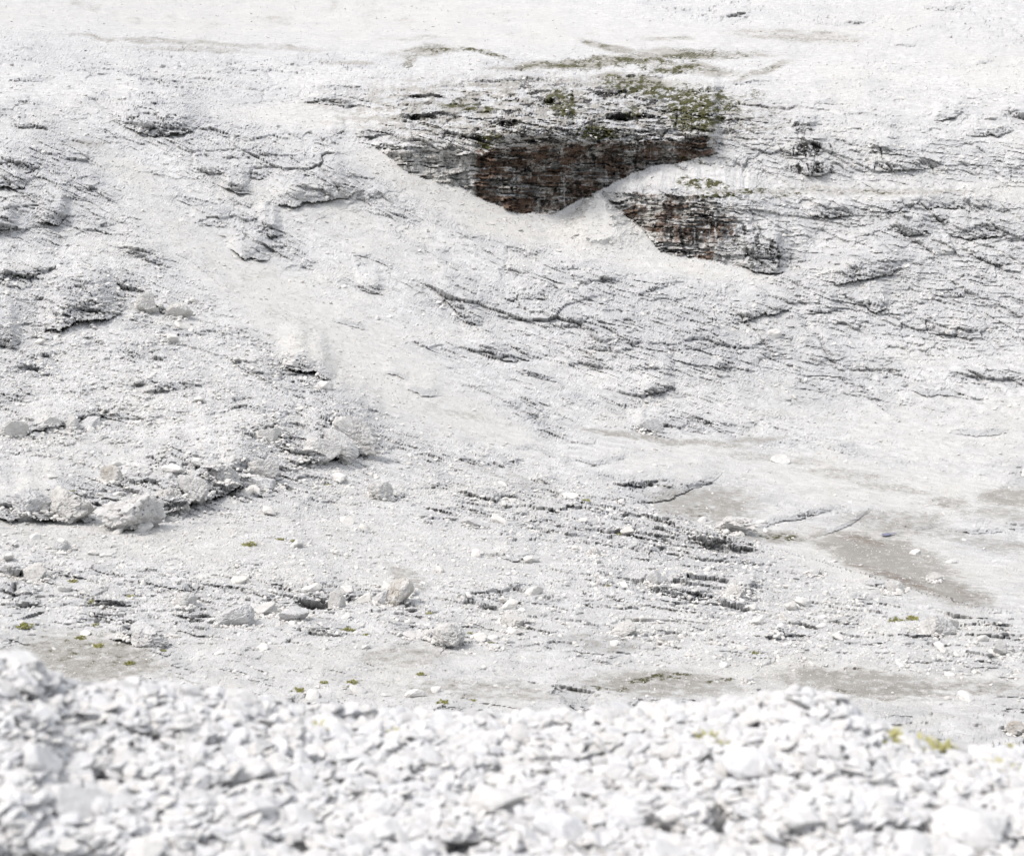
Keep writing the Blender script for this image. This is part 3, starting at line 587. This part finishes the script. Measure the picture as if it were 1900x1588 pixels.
NF = np.cross(gu, gv); NF /= np.linalg.norm(NF, axis=-1, keepdims=True)
FR = np.stack([fx, fy, fz], -1); FR /= np.linalg.norm(FR, axis=-1, keepdims=True)
FG = FP + (NF * .15 - FR) * nf[..., None] + CAM
nyf, nxf = UF.shape
fi = np.arange(nyf * nxf).reshape(nyf, nxf)
M_SLOPE = rock_material('near_rubble_ground', (0.50, 0.495, 0.49), (0.62, 0.62, 0.62), 7.0, 0.02, 0.25)
slope = link_mesh('hillside', FG.reshape(-1, 3), np.stack([fi[:-1, :-1], fi[:-1, 1:], fi[1:, 1:], fi[1:, :-1]], -1).reshape(-1, 4), M_SLOPE, kind='structure')

def slope_at(px, py):
    j = int(np.clip(np.searchsorted(PXF, px), 0, nxf - 1))
    i = int(np.clip(np.searchsorted(-VF[:190, j], -py), 0, 189))
    return FG[i, j], NF[i, j], DF[i, j] / FPX * 1.05

# ------------------------------------------------------------------ stone shapes: a ball cut by random planes, then weathered
def stone_verts(seed, sub, planes=14, flat=1.0, rough=.05, soft=0.0):
    rs = np.random.RandomState(seed)
    bm = bmesh.new()
    bmesh.ops.create_icosphere(bm, subdivisions=sub, radius=1)
    v = np.array([q.co[:] for q in bm.verts]); fc = np.array([[q.index for q in p.verts] for p in bm.faces]); bm.free()
    n = rs.normal(size=(planes, 3)); n /= np.linalg.norm(n, axis=1, keepdims=True)
    d = rs.uniform(.55, .95, planes)
    dots = v @ n.T
    r = np.where(dots > .05, d / np.maximum(dots, .05), 9)
    rr = np.minimum(r.min(1), 1.25)
    if soft: rr = rr * (1 - soft) + soft * .85
    p = v * rr[:, None]
    a = fbm(p[:, 0] * 2.1 + p[:, 2] * 1.3 + seed, p[:, 1] * 2.1 - p[:, 2] * 1.7, seed, 4)
    b = fbm(p[:, 0] * 6 + p[:, 2] * 4, p[:, 1] * 6 + p[:, 2] * 5 + seed, seed + 1, 3)
    c3 = fbm(p[:, 0] * 14 + p[:, 2] * 9 + seed, p[:, 1] * 14 - p[:, 2] * 11, seed + 2, 3, .7)
    p = p * (1 + rough * 1.6 * a + rough * .9 * b + rough * .45 * c3)[:, None]
    p[:, 2] *= flat
    return p, fc

def worley3(p, seed):
    ip = np.floor(p).astype(np.int64); f1 = np.full(len(p), 9.0); f2 = f1.copy(); rid = np.zeros(len(p))
    for a in (-1, 0, 1):
        for b in (-1, 0, 1):
            for c in (-1, 0, 1):
                q = ip + (a, b, c); k = q[:, 0] + q[:, 2] * 57
                r1_ = h2(k, q[:, 1], seed); r2_ = h2(k, q[:, 1], seed + 5); r3_ = h2(k, q[:, 1], seed + 11)
                d = ((q + np.stack([r1_, r2_, r3_], 1) - p) ** 2).sum(1)
                n1 = d < f1; f2 = np.where(n1, f1, np.minimum(f2, d)); f1 = np.where(n1, d, f1); rid = np.where(n1, r1_, rid)
    return np.sqrt(f1), np.sqrt(f2), rid

def stone_mesh(name, seed, sub, planes, flat, rough, soft, mat, layers=0.0):
    p, fc = stone_verts(seed, sub, planes, flat, rough, soft)
    if layers:                                            # joints that break the block into smaller blocks
        for fr, am in ((1.5, 1.0), (3.6, .5), (8.0, .25)):
            q = p * (fr, fr, fr * 1.5) + seed * 1.7; q = q + .25 * fbm(p[:, 0] * 3 + seed, p[:, 1] * 3 + p[:, 2] * 2, seed + 9, 3)[:, None]
            f1, f2, rid = worley3(q, seed)
            p = p * (1 + layers * am * ((rid - .5) * 1.3 - 1.1 * (1 - sst(0, .10, f2 - f1))))[:, None]
    o = link_mesh(name, p, fc, mat)
    me = o.data
    bpy.data.objects.remove(o)
    return me

rng = random.Random(5)
MARKS = {'boulder': [], 'stone': []}
LOOSE = {'boulder': [], 'stone': []}
def short(label):
    w_ = label.split()
    stop = {'at', 'in', 'on', 'with', 'beside', 'below', 'just', 'near', 'under', 'right', 'left', 'above', 'behind', 'alone', 'leaning', 'standing', 'against', 'sloping', 'second', 'wedged', 'half', 'propped', 'among', 'raised', 'by', 'topmost', 'of'}
    k = next((i for i, q in enumerate(w_) if q in stop and i > 1), len(w_))
    return ' '.join(w_[:k])
def name_by_neighbours(kind, what, reach):
    shorts = [short(m[2]) for m in MARKS[kind]]
    used = set()
    for (mx, my, lab), sh in zip(MARKS[kind], shorts):
        ref = sh if shorts.count(sh) == 1 else lab
        if len(ref.split()) > 10: continue
        for word, ax, ay in (('just left of', -1, 0), ('just right of', 1, 0), ('just below', 0, 1), ('just above', 0, -1), ('up and left of', -.7, -.7), ('up and right of', .7, -.7), ('down and left of', -.7, .7), ('down and right of', .7, .7)):
            best = None
            for k, (lx, ly, o) in enumerate(LOOSE[kind]):
                dx, dy = lx - mx, ly - my
                al = dx * ax + dy * ay; ac = abs(dx * ay) + abs(dy * ax)
                if k not in used and al > 0 and ac < al * .42 and al + ac < reach and (best is None or al + ac < best[0]): best = (al + ac, k)
            if best:
                used.add(best[1]); LOOSE[kind][best[1]][2]['label'] = 'nearest loose %s %s the %s' % (what, word, ref)

def put(name, me, loc, scale, rot, label, group=None, cat='boulder'):
    o = bpy.data.objects.new(name, me); COL.objects.link(o)
    o.location = loc; o.scale = scale; o.rotation_euler = rot
    o['label'] = label; o['category'] = cat
    if group: o['group'] = group
    return o

# ------------------------------------------------------------------ boulders in the basin, each with the look and place it has there
# foot x, foot y, width px, height px, tilt deg, flatness, kind (l layered, a angular, s slab), label
BOULDERS = [
    (246, 976, 98, 66, 0, 'l', 'largest rounded grey boulder with layered bands at the foot of the rubble bank'),
    (58, 953, 64, 46, 0, 'l', 'rounded pale boulder second from the left end of the bank'),
    (122, 960, 78, 52, 4, 'l', 'broad cracked boulder beside the dark gap at the foot of the bank'),
    (316, 953, 52, 50, 32, 'l', 'tilted oblong boulder just right of the largest banded boulder'),
    (362, 930, 56, 50, 34, 'l', 'grey leaning boulder behind the tilted oblong one'),
    (414, 894, 64, 36, -4, 'l', 'smooth boulder with a dark hollow under its right lower edge'),
    (478, 910, 84, 30, 16, 's', 'long flat slab sloping right below the dark rock hollow'),
    (482, 884, 50, 30, -10, 'a', 'squat block under the overhang at the right end of the bank'),
    (204, 894, 36, 28, 0, 'a', 'small boulder with a rusty stain above the largest banded boulder'),
    (598, 846, 54, 40, 10, 'a', 'hollow fronted boulder in the cluster below the middle of the left hillside'),
    (660, 832, 70, 52, 20, 'l', 'biggest boulder of the hillside cluster with a dark gap beneath'),
    (628, 836, 60, 30, 34, 's', 'slanting slab wedged against the biggest boulder of the hillside cluster'),
    (500, 818, 40, 30, 0, 'a', 'blocky boulder at the left end of the hillside cluster'),
    (575, 862, 36, 24, -6, 'a', 'low pale block below the hollow fronted boulder'),
    (742, 1120, 46, 64, 4, 'a', 'pointed upright boulder with a brown right face standing alone'),
    (712, 1122, 50, 34, -40, 's', 'smooth white wedge leaning on the pointed upright boulder'),
    (621, 1126, 36, 32, 8, 'a', 'small white upright block left of the pointed boulder'),
    (345, 1124, 44, 28, 0, 'a', 'white block with a flat grey right face among low rubble'),
    (432, 1160, 76, 44, -12, 'a', 'large white faceted block in the rubble at the lower left'),
    (545, 1152, 54, 36, 14, 'a', 'white broken block right of the large faceted one'),
    (492, 1140, 60, 26, -8, 's', 'tilted white slab between two faceted blocks'),
    (836, 1194, 84, 40, 2, 'l', 'broad low boulder with a black crack along its foot'),
    (766, 1182, 44, 20, 5, 's', 'flat white stone left of the broad low boulder'),
    (1160, 1180, 52, 26, -6, 'a', 'pale wedge shaped boulder alone on fine gravel'),
    (1240, 1190, 38, 18, 4, 'a', 'low grey block right of the pale wedge on the gravel'),
    (1738, 1176, 62, 48, -14, 'a', 'white angular block leaning beside two green tufts'),
    (1762, 1170, 34, 30, 10, 'a', 'small white block propped behind the angular one near two tufts'),
    (1856, 1216, 36, 32, -18, 'a', 'grey shark fin shaped boulder at the right edge above gravel'),
    (1734, 1077, 28, 17, 0, 'a', 'small white boulder with dark foot in the brown muddy hollow'),
    (1888, 1362, 46, 26, 0, 'a', 'dark sided block at the right edge just above the near slope'),
    (66, 1078, 62, 40, 0, 'a', 'white split block near the left edge above dark cracks'),
    (22, 1066, 60, 28, 0, 's', 'flat jointed slab at the left edge beside the split block'),
    (112, 1022, 44, 22, 18, 'a', 'stone half sunk in fine scree with a dark gap beneath'),
    (1360, 988, 74, 34, -6, 'l', 'rounded boulder at the tip of the low ledge beside the mud'),
    (958, 1160, 54, 26, 14, 'a', 'cracked grey block right of the broad low boulder'),
    (922, 1202, 32, 14, 0, 's', 'small white flat stone below the cracked grey block'),
    (166, 794, 42, 24, 6, 'a', 'cream block at the right end of the upper left stone row'),
    (131, 796, 22, 24, 0, 'a', 'upright pale stone in the middle of the upper left stone row'),
    (94, 798, 30, 22, -8, 'a', 'cream stone beside a dark gap in the upper left stone row'),
    (24, 806, 40, 26, 0, 'a', 'pale block at the left edge in the upper left stone row'),
    (1204, 802, 40, 24, 0, 'a', 'rough grey rock above the brown stream bed'),
    (1106, 1030, 26, 18, 20, 'a', 'white upright stone on the rubble spur below the ledges'),
    (330, 590, 44, 30, 0, 'a', 'boulder beside the dark hole right of the big left outcrop'),
    (276, 578, 40, 40, -10, 'a', 'leaning block at the end of the big left outcrop'),
    (1366, 1110, 50, 30, -24, 'l', 'ribbed grey block at the lower end of the rubble spur'),
    (1216, 1082, 34, 30, 24, 's', 'tilted dark edged slab on the rubble spur'),
    (1386, 1264, 22, 12, 0, 'a', 'white stone on grassy gravel above the near crest'),
    (270, 1190, 90, 40, 10, 'l', 'wide broken grey rock at the lower left above brown gravel'),
    (1512, 1068, 30, 18, 0, 'a', 'grey block on the crest of the spur above the mud'),
    (1660, 1100, 44, 26, 10, 'a', 'dark creviced block on the spur below the mud'),
    (710, 924, 44, 26, 10, 'l', 'rounded grey boulder alone on the middle slope'),
    (880, 978, 40, 22, 8, 'a', 'pale boulder on fine scree right of the middle slope'),
]
def to_world(px, py, d):
    a, b, c = rays(np.array(float(px)), np.array(float(py)))
    return np.array([a * d, d, c * d]) + CAM
for n, (px, py, wd, hg, tilt, kind, label) in enumerate(BOULDERS):
    g, nv, mpp = grid_at(px, py)
    if py > 1000 or py < 640: wd, hg = wd * .8, hg * .82
    layers = .10 if kind == 'l' else .06
    me = stone_mesh('boulder', 300 + n, 5 if wd > 28 else 4, 11 if kind == 'l' else 8, 1, .07 if kind == 'l' else .05, 0, M_STAINED if ('rusty' in label or 'brown right' in label or 'dark sided' in label) else M_BOULDER, layers)
    sx = wd * mpp * .6; sz = hg * mpp * .66
    if kind == 's': sz *= .8
    sy = max(sx, sz) * .75
    c = to_world(px, py - hg * .36, g[1] + sy * .45)
    put('boulder', me, c, (sx, sy, sz), (math.radians(rng.uniform(-8, 8)), math.radians(tilt), math.radians(rng.uniform(-15, 15))), label)
    MARKS['boulder'].append((px, py - hg / 2, label))

# ------------------------------------------------------------------ lesser rocks lying about the basin
POOL = [stone_mesh('rock', 500 + k, 3, 7 + k % 4, .8, .09, 0, M_SCREE) for k in range(14)]
cnt = 0
while cnt < 220:
    px = rng.uniform(-10, 1910); py = 1300 - 760 * rng.random() ** 1.7
    if py > line_y(CREST, px) - 8: continue
    i = np.clip(np.searchsorted(-PYS, -py), 0, NY - 1); j = np.searchsorted(PXS, px)
    if rng.random() > .12 + .9 * rubble[i, j] or soil[i, j] > .7: continue
    g, nv, mpp = grid_at(px, py)
    s = mpp * (5 + 11 * rng.random() ** 2.2)
    ob = put('rock', POOL[cnt % 14], Vector(g) + Vector(nv) * s * .25, (s * rng.uniform(.9, 1.5), s * rng.uniform(.8, 1.2), s * rng.uniform(.55, .95)),
        (rng.uniform(-.4, .4), rng.uniform(-.5, .5), rng.uniform(0, 6.28)), 'small pale limestone rock lying loose on the basin rubble', 'loose rocks on the basin floor', 'rock')
    LOOSE['boulder'].append((px, py, ob))
    cnt += 1
name_by_neighbours('boulder', 'pale rock', 220)

# ------------------------------------------------------------------ uncountable stones: one object each, instanced
def scatter(name, pts, rots, scl, idx, meshes, label=None):
    cname = name + '_shapes'
    lib = bpy.data.collections.new(cname)
    for k, me in enumerate(meshes):
        lib.objects.link(bpy.data.objects.new('%s_shape_%02d' % (name, k), me))
    me = bpy.data.meshes.new(name)
    me.vertices.add(len(pts)); me.vertices.foreach_set('co', np.asarray(pts, np.float32).ravel())
    a = me.attributes.new('rot', 'FLOAT_VECTOR', 'POINT'); a.data.foreach_set('vector', np.asarray(rots, np.float32).ravel())
    a = me.attributes.new('scl', 'FLOAT_VECTOR', 'POINT'); a.data.foreach_set('vector', np.asarray(scl, np.float32).ravel())
    a = me.attributes.new('pick', 'INT', 'POINT'); a.data.foreach_set('value', np.asarray(idx, np.int32))
    o = bpy.data.objects.new(name, me); COL.objects.link(o); o['kind'] = 'stuff'
    if label: o['label'] = label
    ng = bpy.data.node_groups.new(name + '_nodes', 'GeometryNodeTree')
    ng.interface.new_socket('Geometry', in_out='INPUT', socket_type='NodeSocketGeometry')
    ng.interface.new_socket('Geometry', in_out='OUTPUT', socket_type='NodeSocketGeometry')
    i = ng.nodes.new('NodeGroupInput'); q = ng.nodes.new('NodeGroupOutput')
    ci = ng.nodes.new('GeometryNodeCollectionInfo'); ci.inputs['Collection'].default_value = lib
    ci.inputs['Separate Children'].default_value = True; ci.inputs['Reset Children'].default_value = True
    ip = ng.nodes.new('GeometryNodeInstanceOnPoints'); ip.inputs['Pick Instance'].default_value = True
    def na(nm, ty):
        x = ng.nodes.new('GeometryNodeInputNamedAttribute'); x.data_type = ty; x.inputs['Name'].default_value = nm
        return [s for s in x.outputs if s.name == 'Attribute' and s.enabled][0]
    L = ng.links.new
    L(i.outputs[0], ip.inputs['Points']); L(ci.outputs[0], ip.inputs['Instance'])
    L(na('pick', 'INT'), ip.inputs['Instance Index']); L(na('scl', 'FLOAT_VECTOR'), ip.inputs['Scale'])
    e2r = ng.nodes.new('FunctionNodeEulerToRotation')
    L(na('rot', 'FLOAT_VECTOR'), e2r.inputs[0]); L(e2r.outputs[0], ip.inputs['Rotation'])
    L(ip.outputs[0], q.inputs[0])
    mo = o.modifiers.new('scatter', 'NODES'); mo.node_group = ng
    return o

rs = np.random.RandomState(9)
PEB = [stone_mesh('pebble', 700 + k, 2 if k % 2 else 1, 9, .8, .03, 0, M_SCREE) for k in range(10)]
def scatter_basin(name, n, prob, smin, smax, pw, meshes, label, flat=(.5, .9), lift=.2, extra=None):
    px = rs.uniform(-60, 1960, n * 3); py = rs.uniform(-30, 1330, n * 3)
    i = np.clip(np.searchsorted(-PYS, -py), 0, NY - 1); j = np.clip(np.searchsorted(PXS, px), 0, NX - 1)
    keep = np.where(rs.random_sample(n * 3) < prob[i, j])[0][:n]
    i, j = i[keep], j[keep]; m = len(keep)
    s = MPP[i, j] * (smin + (smax - smin) * rs.random_sample(m) ** pw) * .5
    jx = (rs.random_sample((m, 1)) - .5) * 1.0 * MPP[i, j][:, None]
    s = s * np.where(PYS[i] < 110, .6, 1)
    p = GRID[i, j] + NV[i, j] * (s * lift)[:, None]; p[:, :1] += jx
    if extra is not None:
        p = np.vstack([p, extra[0]]); s = np.concatenate([s, extra[1]]); m = len(s)
    rot = np.stack([rs.uniform(-.5, .5, m), rs.uniform(-.5, .5, m), rs.uniform(0, 6.28, m)], 1)
    scl = s[:, None] * np.stack([rs.uniform(.8, 1.5, m), rs.uniform(.8, 1.3, m), rs.uniform(flat[0], flat[1], m)], 1)
    return scatter(name, p, rot, scl, rs.randint(0, len(meshes), m), meshes, label)
pr = np.clip(.05 + .5 * rubble * (1 - .7 * SCREE) - .8 * soil + .12 * CONE, 0.02, 1) * (1 - wallmask)
ep, es = [], []
for (px, py, wd, hg, *_r) in BOULDERS:                     # broken bits gathered round each boulder's foot
    for k in range(int(wd * 1.2)):
        t_ = rs.uniform(-1, 1); x_ = px + t_ * wd * .62; y_ = py - hg * .35 * abs(t_) ** 2 + rs.uniform(-2, 7)
        g_, n_, m_ = grid_at(x_, y_); q_ = m_ * rs.uniform(1.2, 5.5); ep.append(g_ + n_ * q_ * .3); es.append(q_)
scatter_basin('scree', 80000, pr, 2.0, 9, 3.5, PEB, 'loose broken limestone scree over the basin floor', extra=(np.array(ep), np.array(es)))
scatter_basin('gravel', 70000, np.clip(.15 + SCREE, 0, 1) * (1 - .7 * soil) * (1 - wallmask), 1.0, 3.6, 3.0, PEB, 'fine pale limestone gravel in the gullies and on the fans')
scatter_basin('pebbles', 2600, np.clip(soil, 0, 1) * (1 - wallmask), 1.0, 3.0, 3.5, PEB, 'white pebbles strewn on the muddy hollows')

# turf and moss on the slabs and ledges
def tuft_mesh(name, seed, mat, blades=26, spread=.9):
    rs2 = np.random.RandomState(seed); v = []; f = []
    for k in range(blades):
        a = rs2.uniform(0, 6.28); r = spread * rs2.random_sample() ** .5; bx, by = r * math.cos(a), r * math.sin(a)
        h = rs2.uniform(.35, .8) * (1.1 - r * .6); wv = rs2.uniform(.10, .2); a2 = rs2.uniform(0, 6.28)
        dx, dy = math.cos(a2) * wv, math.sin(a2) * wv; lx, ly = rs2.uniform(-.3, .3, 2)
        b = len(v)
        v += [(bx - dx, by - dy, -.15), (bx + dx, by + dy, -.15), (bx + lx + dx * .4, by + ly + dy * .4, h * .75), (bx + lx * 1.5, by + ly * 1.5, h)]
        f += [(b, b + 1, b + 2), (b, b + 2, b + 3)]
    o = link_mesh(name, v, np.array(f), mat); me = o.data; bpy.data.objects.remove(o); return me
TURF = [tuft_mesh('turf_tuft', 800 + k, M_TURF if k % 3 else M_MOSS) for k in range(6)]
gp = np.clip((grass + .5 * fbm(U / 12, V / 7, 161, 3) - .25), 0, 1) * (V < 420)
scatter_basin('grass', 9000, gp, 4, 9, 1.5, TURF, 'short dark turf growing on the slabs above the cliff', (.35, .7), 0.0)
MOSS = [tuft_mesh('moss_cushion', 820 + k, M_MOSS, 90) for k in range(4)]
TUFTS = [(46, 1164, 26, 'bright green moss cushion at the left edge above brown gravel'), (134, 1081, 18, 'pale green moss cushion below the split white block'), (174, 1116, 22, 'green moss cushion beside a flat white slab at the lower left'),
    (242, 1108, 14, 'small green tuft under a low white block'), (176, 1160, 12, 'tiny yellowish tuft on a white slab'), (462, 1012, 26, 'olive grass tuft on fine scree below the long slab'), (518, 1002, 16, 'small green tuft right of the olive one'), (544, 1005, 10, 'tiny green tuft furthest right of three on fine scree'),
    (608, 900, 12, 'lone green tuft below the hillside boulder cluster'), (467, 1140, 10, 'tiny tuft by a white faceted block'), (305, 622, 10, 'lone yellow green tuft on the upper left rubble'), (133, 914, 8, 'tiny tuft on top of the cracked boulder'),
    (645, 1170, 22, 'green tuft on gravel left of the flat white stone'), (678, 1178, 12, 'tiny tuft beside the gravel tuft'), (794, 1138, 12, 'bright tuft below the pointed boulder'), (870, 1177, 10, 'tiny tuft at the right end of the broad low boulder'),
    (910, 1195, 12, 'small tuft by the small white flat stone'), (1086, 932, 16, 'pale tuft above the rubble spur'), (1130, 1088, 12, 'small tuft on the lower rubble spur'), (1147, 993, 8, 'tiny tuft on the middle of the spur'),
    (1660, 1152, 26, 'flat green moss cushion left of the white angular block'), (1692, 1149, 22, 'green moss cushion touching the white angular block'), (552, 1282, 24, 'green tuft on gravel just above the near slope'), (600, 1268, 14, 'small tuft above the near slope crest'),
    (652, 1268, 20, 'pale tuft on gravel near the lower middle'), (780, 1252, 14, 'small tuft on grey gravel in the lower middle'), (820, 1306, 22, 'green tuft close above the near crest'), (876, 1300, 12, 'tiny tuft next to the near crest'), (300, 1206, 14, 'green tuft at the foot of the wide broken rock'),
    (240, 1232, 18, 'green tuft on brown gravel at the lower left'), (150, 1186, 18, 'olive tuft on brown gravel near the left edge'), (180, 1200, 20, 'olive tuft in the middle of the brown gravel'), (1398, 1212, 18, 'faint green tuft on gravel at the lower right')]
for k, (px, py, wd, label) in enumerate(TUFTS):
    g, nv, mpp = grid_at(px, py); s = wd * mpp * .55
    put('moss_cushion', MOSS[k % 4], Vector(g) + Vector(nv) * .02, (s * 1.15, s * 1.2, s * .32), (0, 0, rng.uniform(0, 6)), label, 'moss cushions and tufts in the basin', 'moss')

# ------------------------------------------------------------------ shallow water left in the mud
mw, tw, bw = mat_base('puddle_water')
bw.inputs['Base Color'].default_value = (0.12, 0.125, 0.22, 1); bw.inputs['Roughness'].default_value = 0.25; bw.inputs['Specular IOR Level'].default_value = .3
def puddle(pts, label):
    vv = [grid_at(x, y)[0] for x, y in pts]
    z = np.mean([q[2] for q in vv]); 
    vv = np.array([[q[0], q[1], q[2] + .10] for q in vv]); c = vv.mean(0)
    n = len(vv)
    o = link_mesh('puddle', np.vstack([vv, c]), np.array([(k, (k + 1) % n, n) for k in range(n)]), mw)
    o['kind'] = 'structure'; o['label'] = label
puddle([(1633, 996), (1637, 993), (1645, 993), (1655, 992), (1668, 990), (1655, 994), (1648, 997), (1641, 998)], 'thin blue runnel of water in the brown mud')

# ------------------------------------------------------------------ near rubble
NEARP = [stone_mesh('stone', 900 + k, 4, 5 + k % 4, .75, .06, 0, M_NEAR) for k in range(16)]
def near(px, py, wd, hg, tilt, label, me=None, group=None, sink=.36, yaw=0):
    g, nv, mpp = slope_at(px, py)
    sx = wd * mpp * .44; sz = hg * mpp * .5; sy = sx * .8
    return put('stone', me or NEARP[rng.randrange(16)], Vector(g) + Vector((0, sy * .2, sz * sink)), (sx, sy, sz), (rng.uniform(-.15, .15), math.radians(tilt), yaw), label, group, 'stone')
for a in [(1400, 1432, 124, 70, 6, 'thick pale slab with a shaded front edge on the near rubble'), (160, 1520, 170, 100, 30, 'big tilted block with a grey left flank in the near left rubble'), (440, 1440, 120, 40, -12, 'flat slab raised over a black gap in the near rubble'),
          (1475, 1292, 24, 40, 6, 'small upright stone standing on the crest of the near slope'), (40, 1240, 110, 44, 2, 'wide pale stone on the crest at the left edge'), (8, 1226, 40, 34, 0, 'pale rounded stone topmost at the left edge'),
          (1180, 1520, 150, 90, -8, 'big blocky stone left of the dark hollow in the near rubble'), (1330, 1530, 110, 90, -40, 'steeply tipped stone right of the dark hollow'), (1500, 1530, 100, 60, 12, 'wedge with a grey shaded face in the near right rubble'),
          (1560, 1480, 90, 46, -4, 'long low stone behind the grey faced wedge'), (1820, 1560, 190, 110, 6, 'largest rounded block in the near right corner'), (60, 1420, 120, 70, 10, 'angular stone near the left edge of the near rubble'),
          (470, 1520, 130, 80, -6, 'broad white stone in front of the raised flat slab'), (930, 1500, 120, 70, 8, 'low broad stone in the middle of the near rubble'), (710, 1560, 140, 90, 0, 'white block at the bottom edge left of middle'),
          (440, 1306, 70, 36, 8, 'pale stone with a grey underside just under the crest'), (545, 1372, 60, 40, -10, 'grey sided stone left of the yellow green sprigs'), (1040, 1560, 120, 80, 12, 'broken block at the bottom edge in the middle'), (1640, 1500, 90, 54, -8, 'pale block with bluish shade in the near right rubble')]:
    near(*a); MARKS['stone'].append((a[0], a[1] - a[3] / 2, a[5]))
cnt = 0
while cnt < 270:
    px = rng.uniform(-30, 1930); c = line_y(CREST, px); py = c + (1600 - c) * rng.random() ** .75
    k = (py - c) / (1600 - c)
    wd = (12 + 20 * k) * (1 + 1.5 * rng.random() ** 3)
    ob = near(px, py, wd * 1.25, wd * rng.uniform(.3, .6), rng.uniform(-30, 30), 'loose white limestone stone among the near rubble', group='loose stones of the near rubble slope', sink=rng.uniform(.1, .5), yaw=rng.uniform(0, 6.28))
    LOOSE['stone'].append((px, py, ob))
    cnt += 1
name_by_neighbours('stone', 'white stone', 330)
n = 26000
px = rs.uniform(-60, 1960, n); tt = rs.random_sample(n) ** 1.0 * 186
j = np.clip(np.searchsorted(PXF, px), 0, nxf - 1); i = np.clip(60 + (tt * .68), 0, 189).astype(int)
s = DF[i, j] / FPX * (4 + 40 * rs.random_sample(n) ** 3.6) * .5
NPEB = [stone_mesh('pebble_near', 740 + k, 2, 5 + k % 3, .8, .03, 0, M_NEAR) for k in range(10)]
scatter('rubble', FG[i, j] + NF[i, j] * (s * .3)[:, None], np.stack([rs.uniform(-.6, .6, n), rs.uniform(-.6, .6, n), rs.uniform(0, 6.28, n)], 1),
        s[:, None] * np.stack([rs.uniform(.8, 1.5, n), rs.uniform(.8, 1.2, n), rs.uniform(.22, .62, n)], 1), rs.randint(0, 10, n), NPEB, 'small broken limestone rubble covering the near slope')

# sprigs of yellow-green grass between the near stones
def sprig_mesh(seed, mat):
    rs2 = np.random.RandomState(seed); v = []; f = []
    for k in range(70):
        a = rs2.uniform(0, 6.28); r = .5 * rs2.random_sample(); bx, by = r * math.cos(a), r * math.sin(a)
        ln = rs2.uniform(.5, 1.1); a2 = rs2.uniform(0, 6.28); lx, ly = math.cos(a2) * ln * .6, math.sin(a2) * ln * .6; wv = .06
        px_, py_ = -math.sin(a2) * wv, math.cos(a2) * wv; b = len(v)
        v += [(bx - px_, by - py_, -.1), (bx + px_, by + py_, -.1), (bx + lx * .5 + px_, by + ly * .5 + py_, ln * .55), (bx + lx * .5 - px_, by + ly * .5 - py_, ln * .55), (bx + lx, by + ly, ln * .7)]
        f += [(b, b + 1, b + 2), (b, b + 2, b + 3), (b + 3, b + 2, b + 4)]
    o = link_mesh('grass_tuft', v, np.array(f), mat); me = o.data; bpy.data.objects.remove(o); return me
M_SPRIG = plain_material('sprig_yellow_green', (0.27, 0.26, 0.10), (0.46, 0.43, 0.22), 30)
SPR = [sprig_mesh(850 + k, M_SPRIG) for k in range(4)]
for k, (px, py, wd, label) in enumerate([(1640, 1378, 60, 'yellow green grass clump furthest left of three on the right crest'), (1690, 1384, 54, 'middle yellow green grass clump on the right crest'), (1740, 1398, 50, 'yellow green grass clump furthest right of three on the right crest'),
        (600, 1355, 40, 'yellow green sprigs under the crest left of middle'), (735, 1365, 26, 'small brownish green sprig between white stones'), (1310, 1372, 34, 'dry green sprig with brown stems left of the crest mound'), (1340, 1385, 24, 'brown sprig tucked against stones above the thick pale slab'),
        (1490, 1405, 34, 'faint green sprig right of the thick pale slab'), (1860, 1430, 40, 'dry sprig at the right edge of the near rubble'), (935, 1360, 24, 'tiny dry sprig in the middle of the near rubble'), (1885, 1400, 34, 'dry sprig on the crest at the right edge')]):
    g, nv, mpp = slope_at(px, py); s = wd * mpp * 1.05
    put('grass_tuft', SPR[k % 4], Vector(g) + Vector((0, 0, .01)), (s, s, s * .38), (0, 0, rng.uniform(0, 6)), label, 'grass sprigs on the near slope', 'grass')
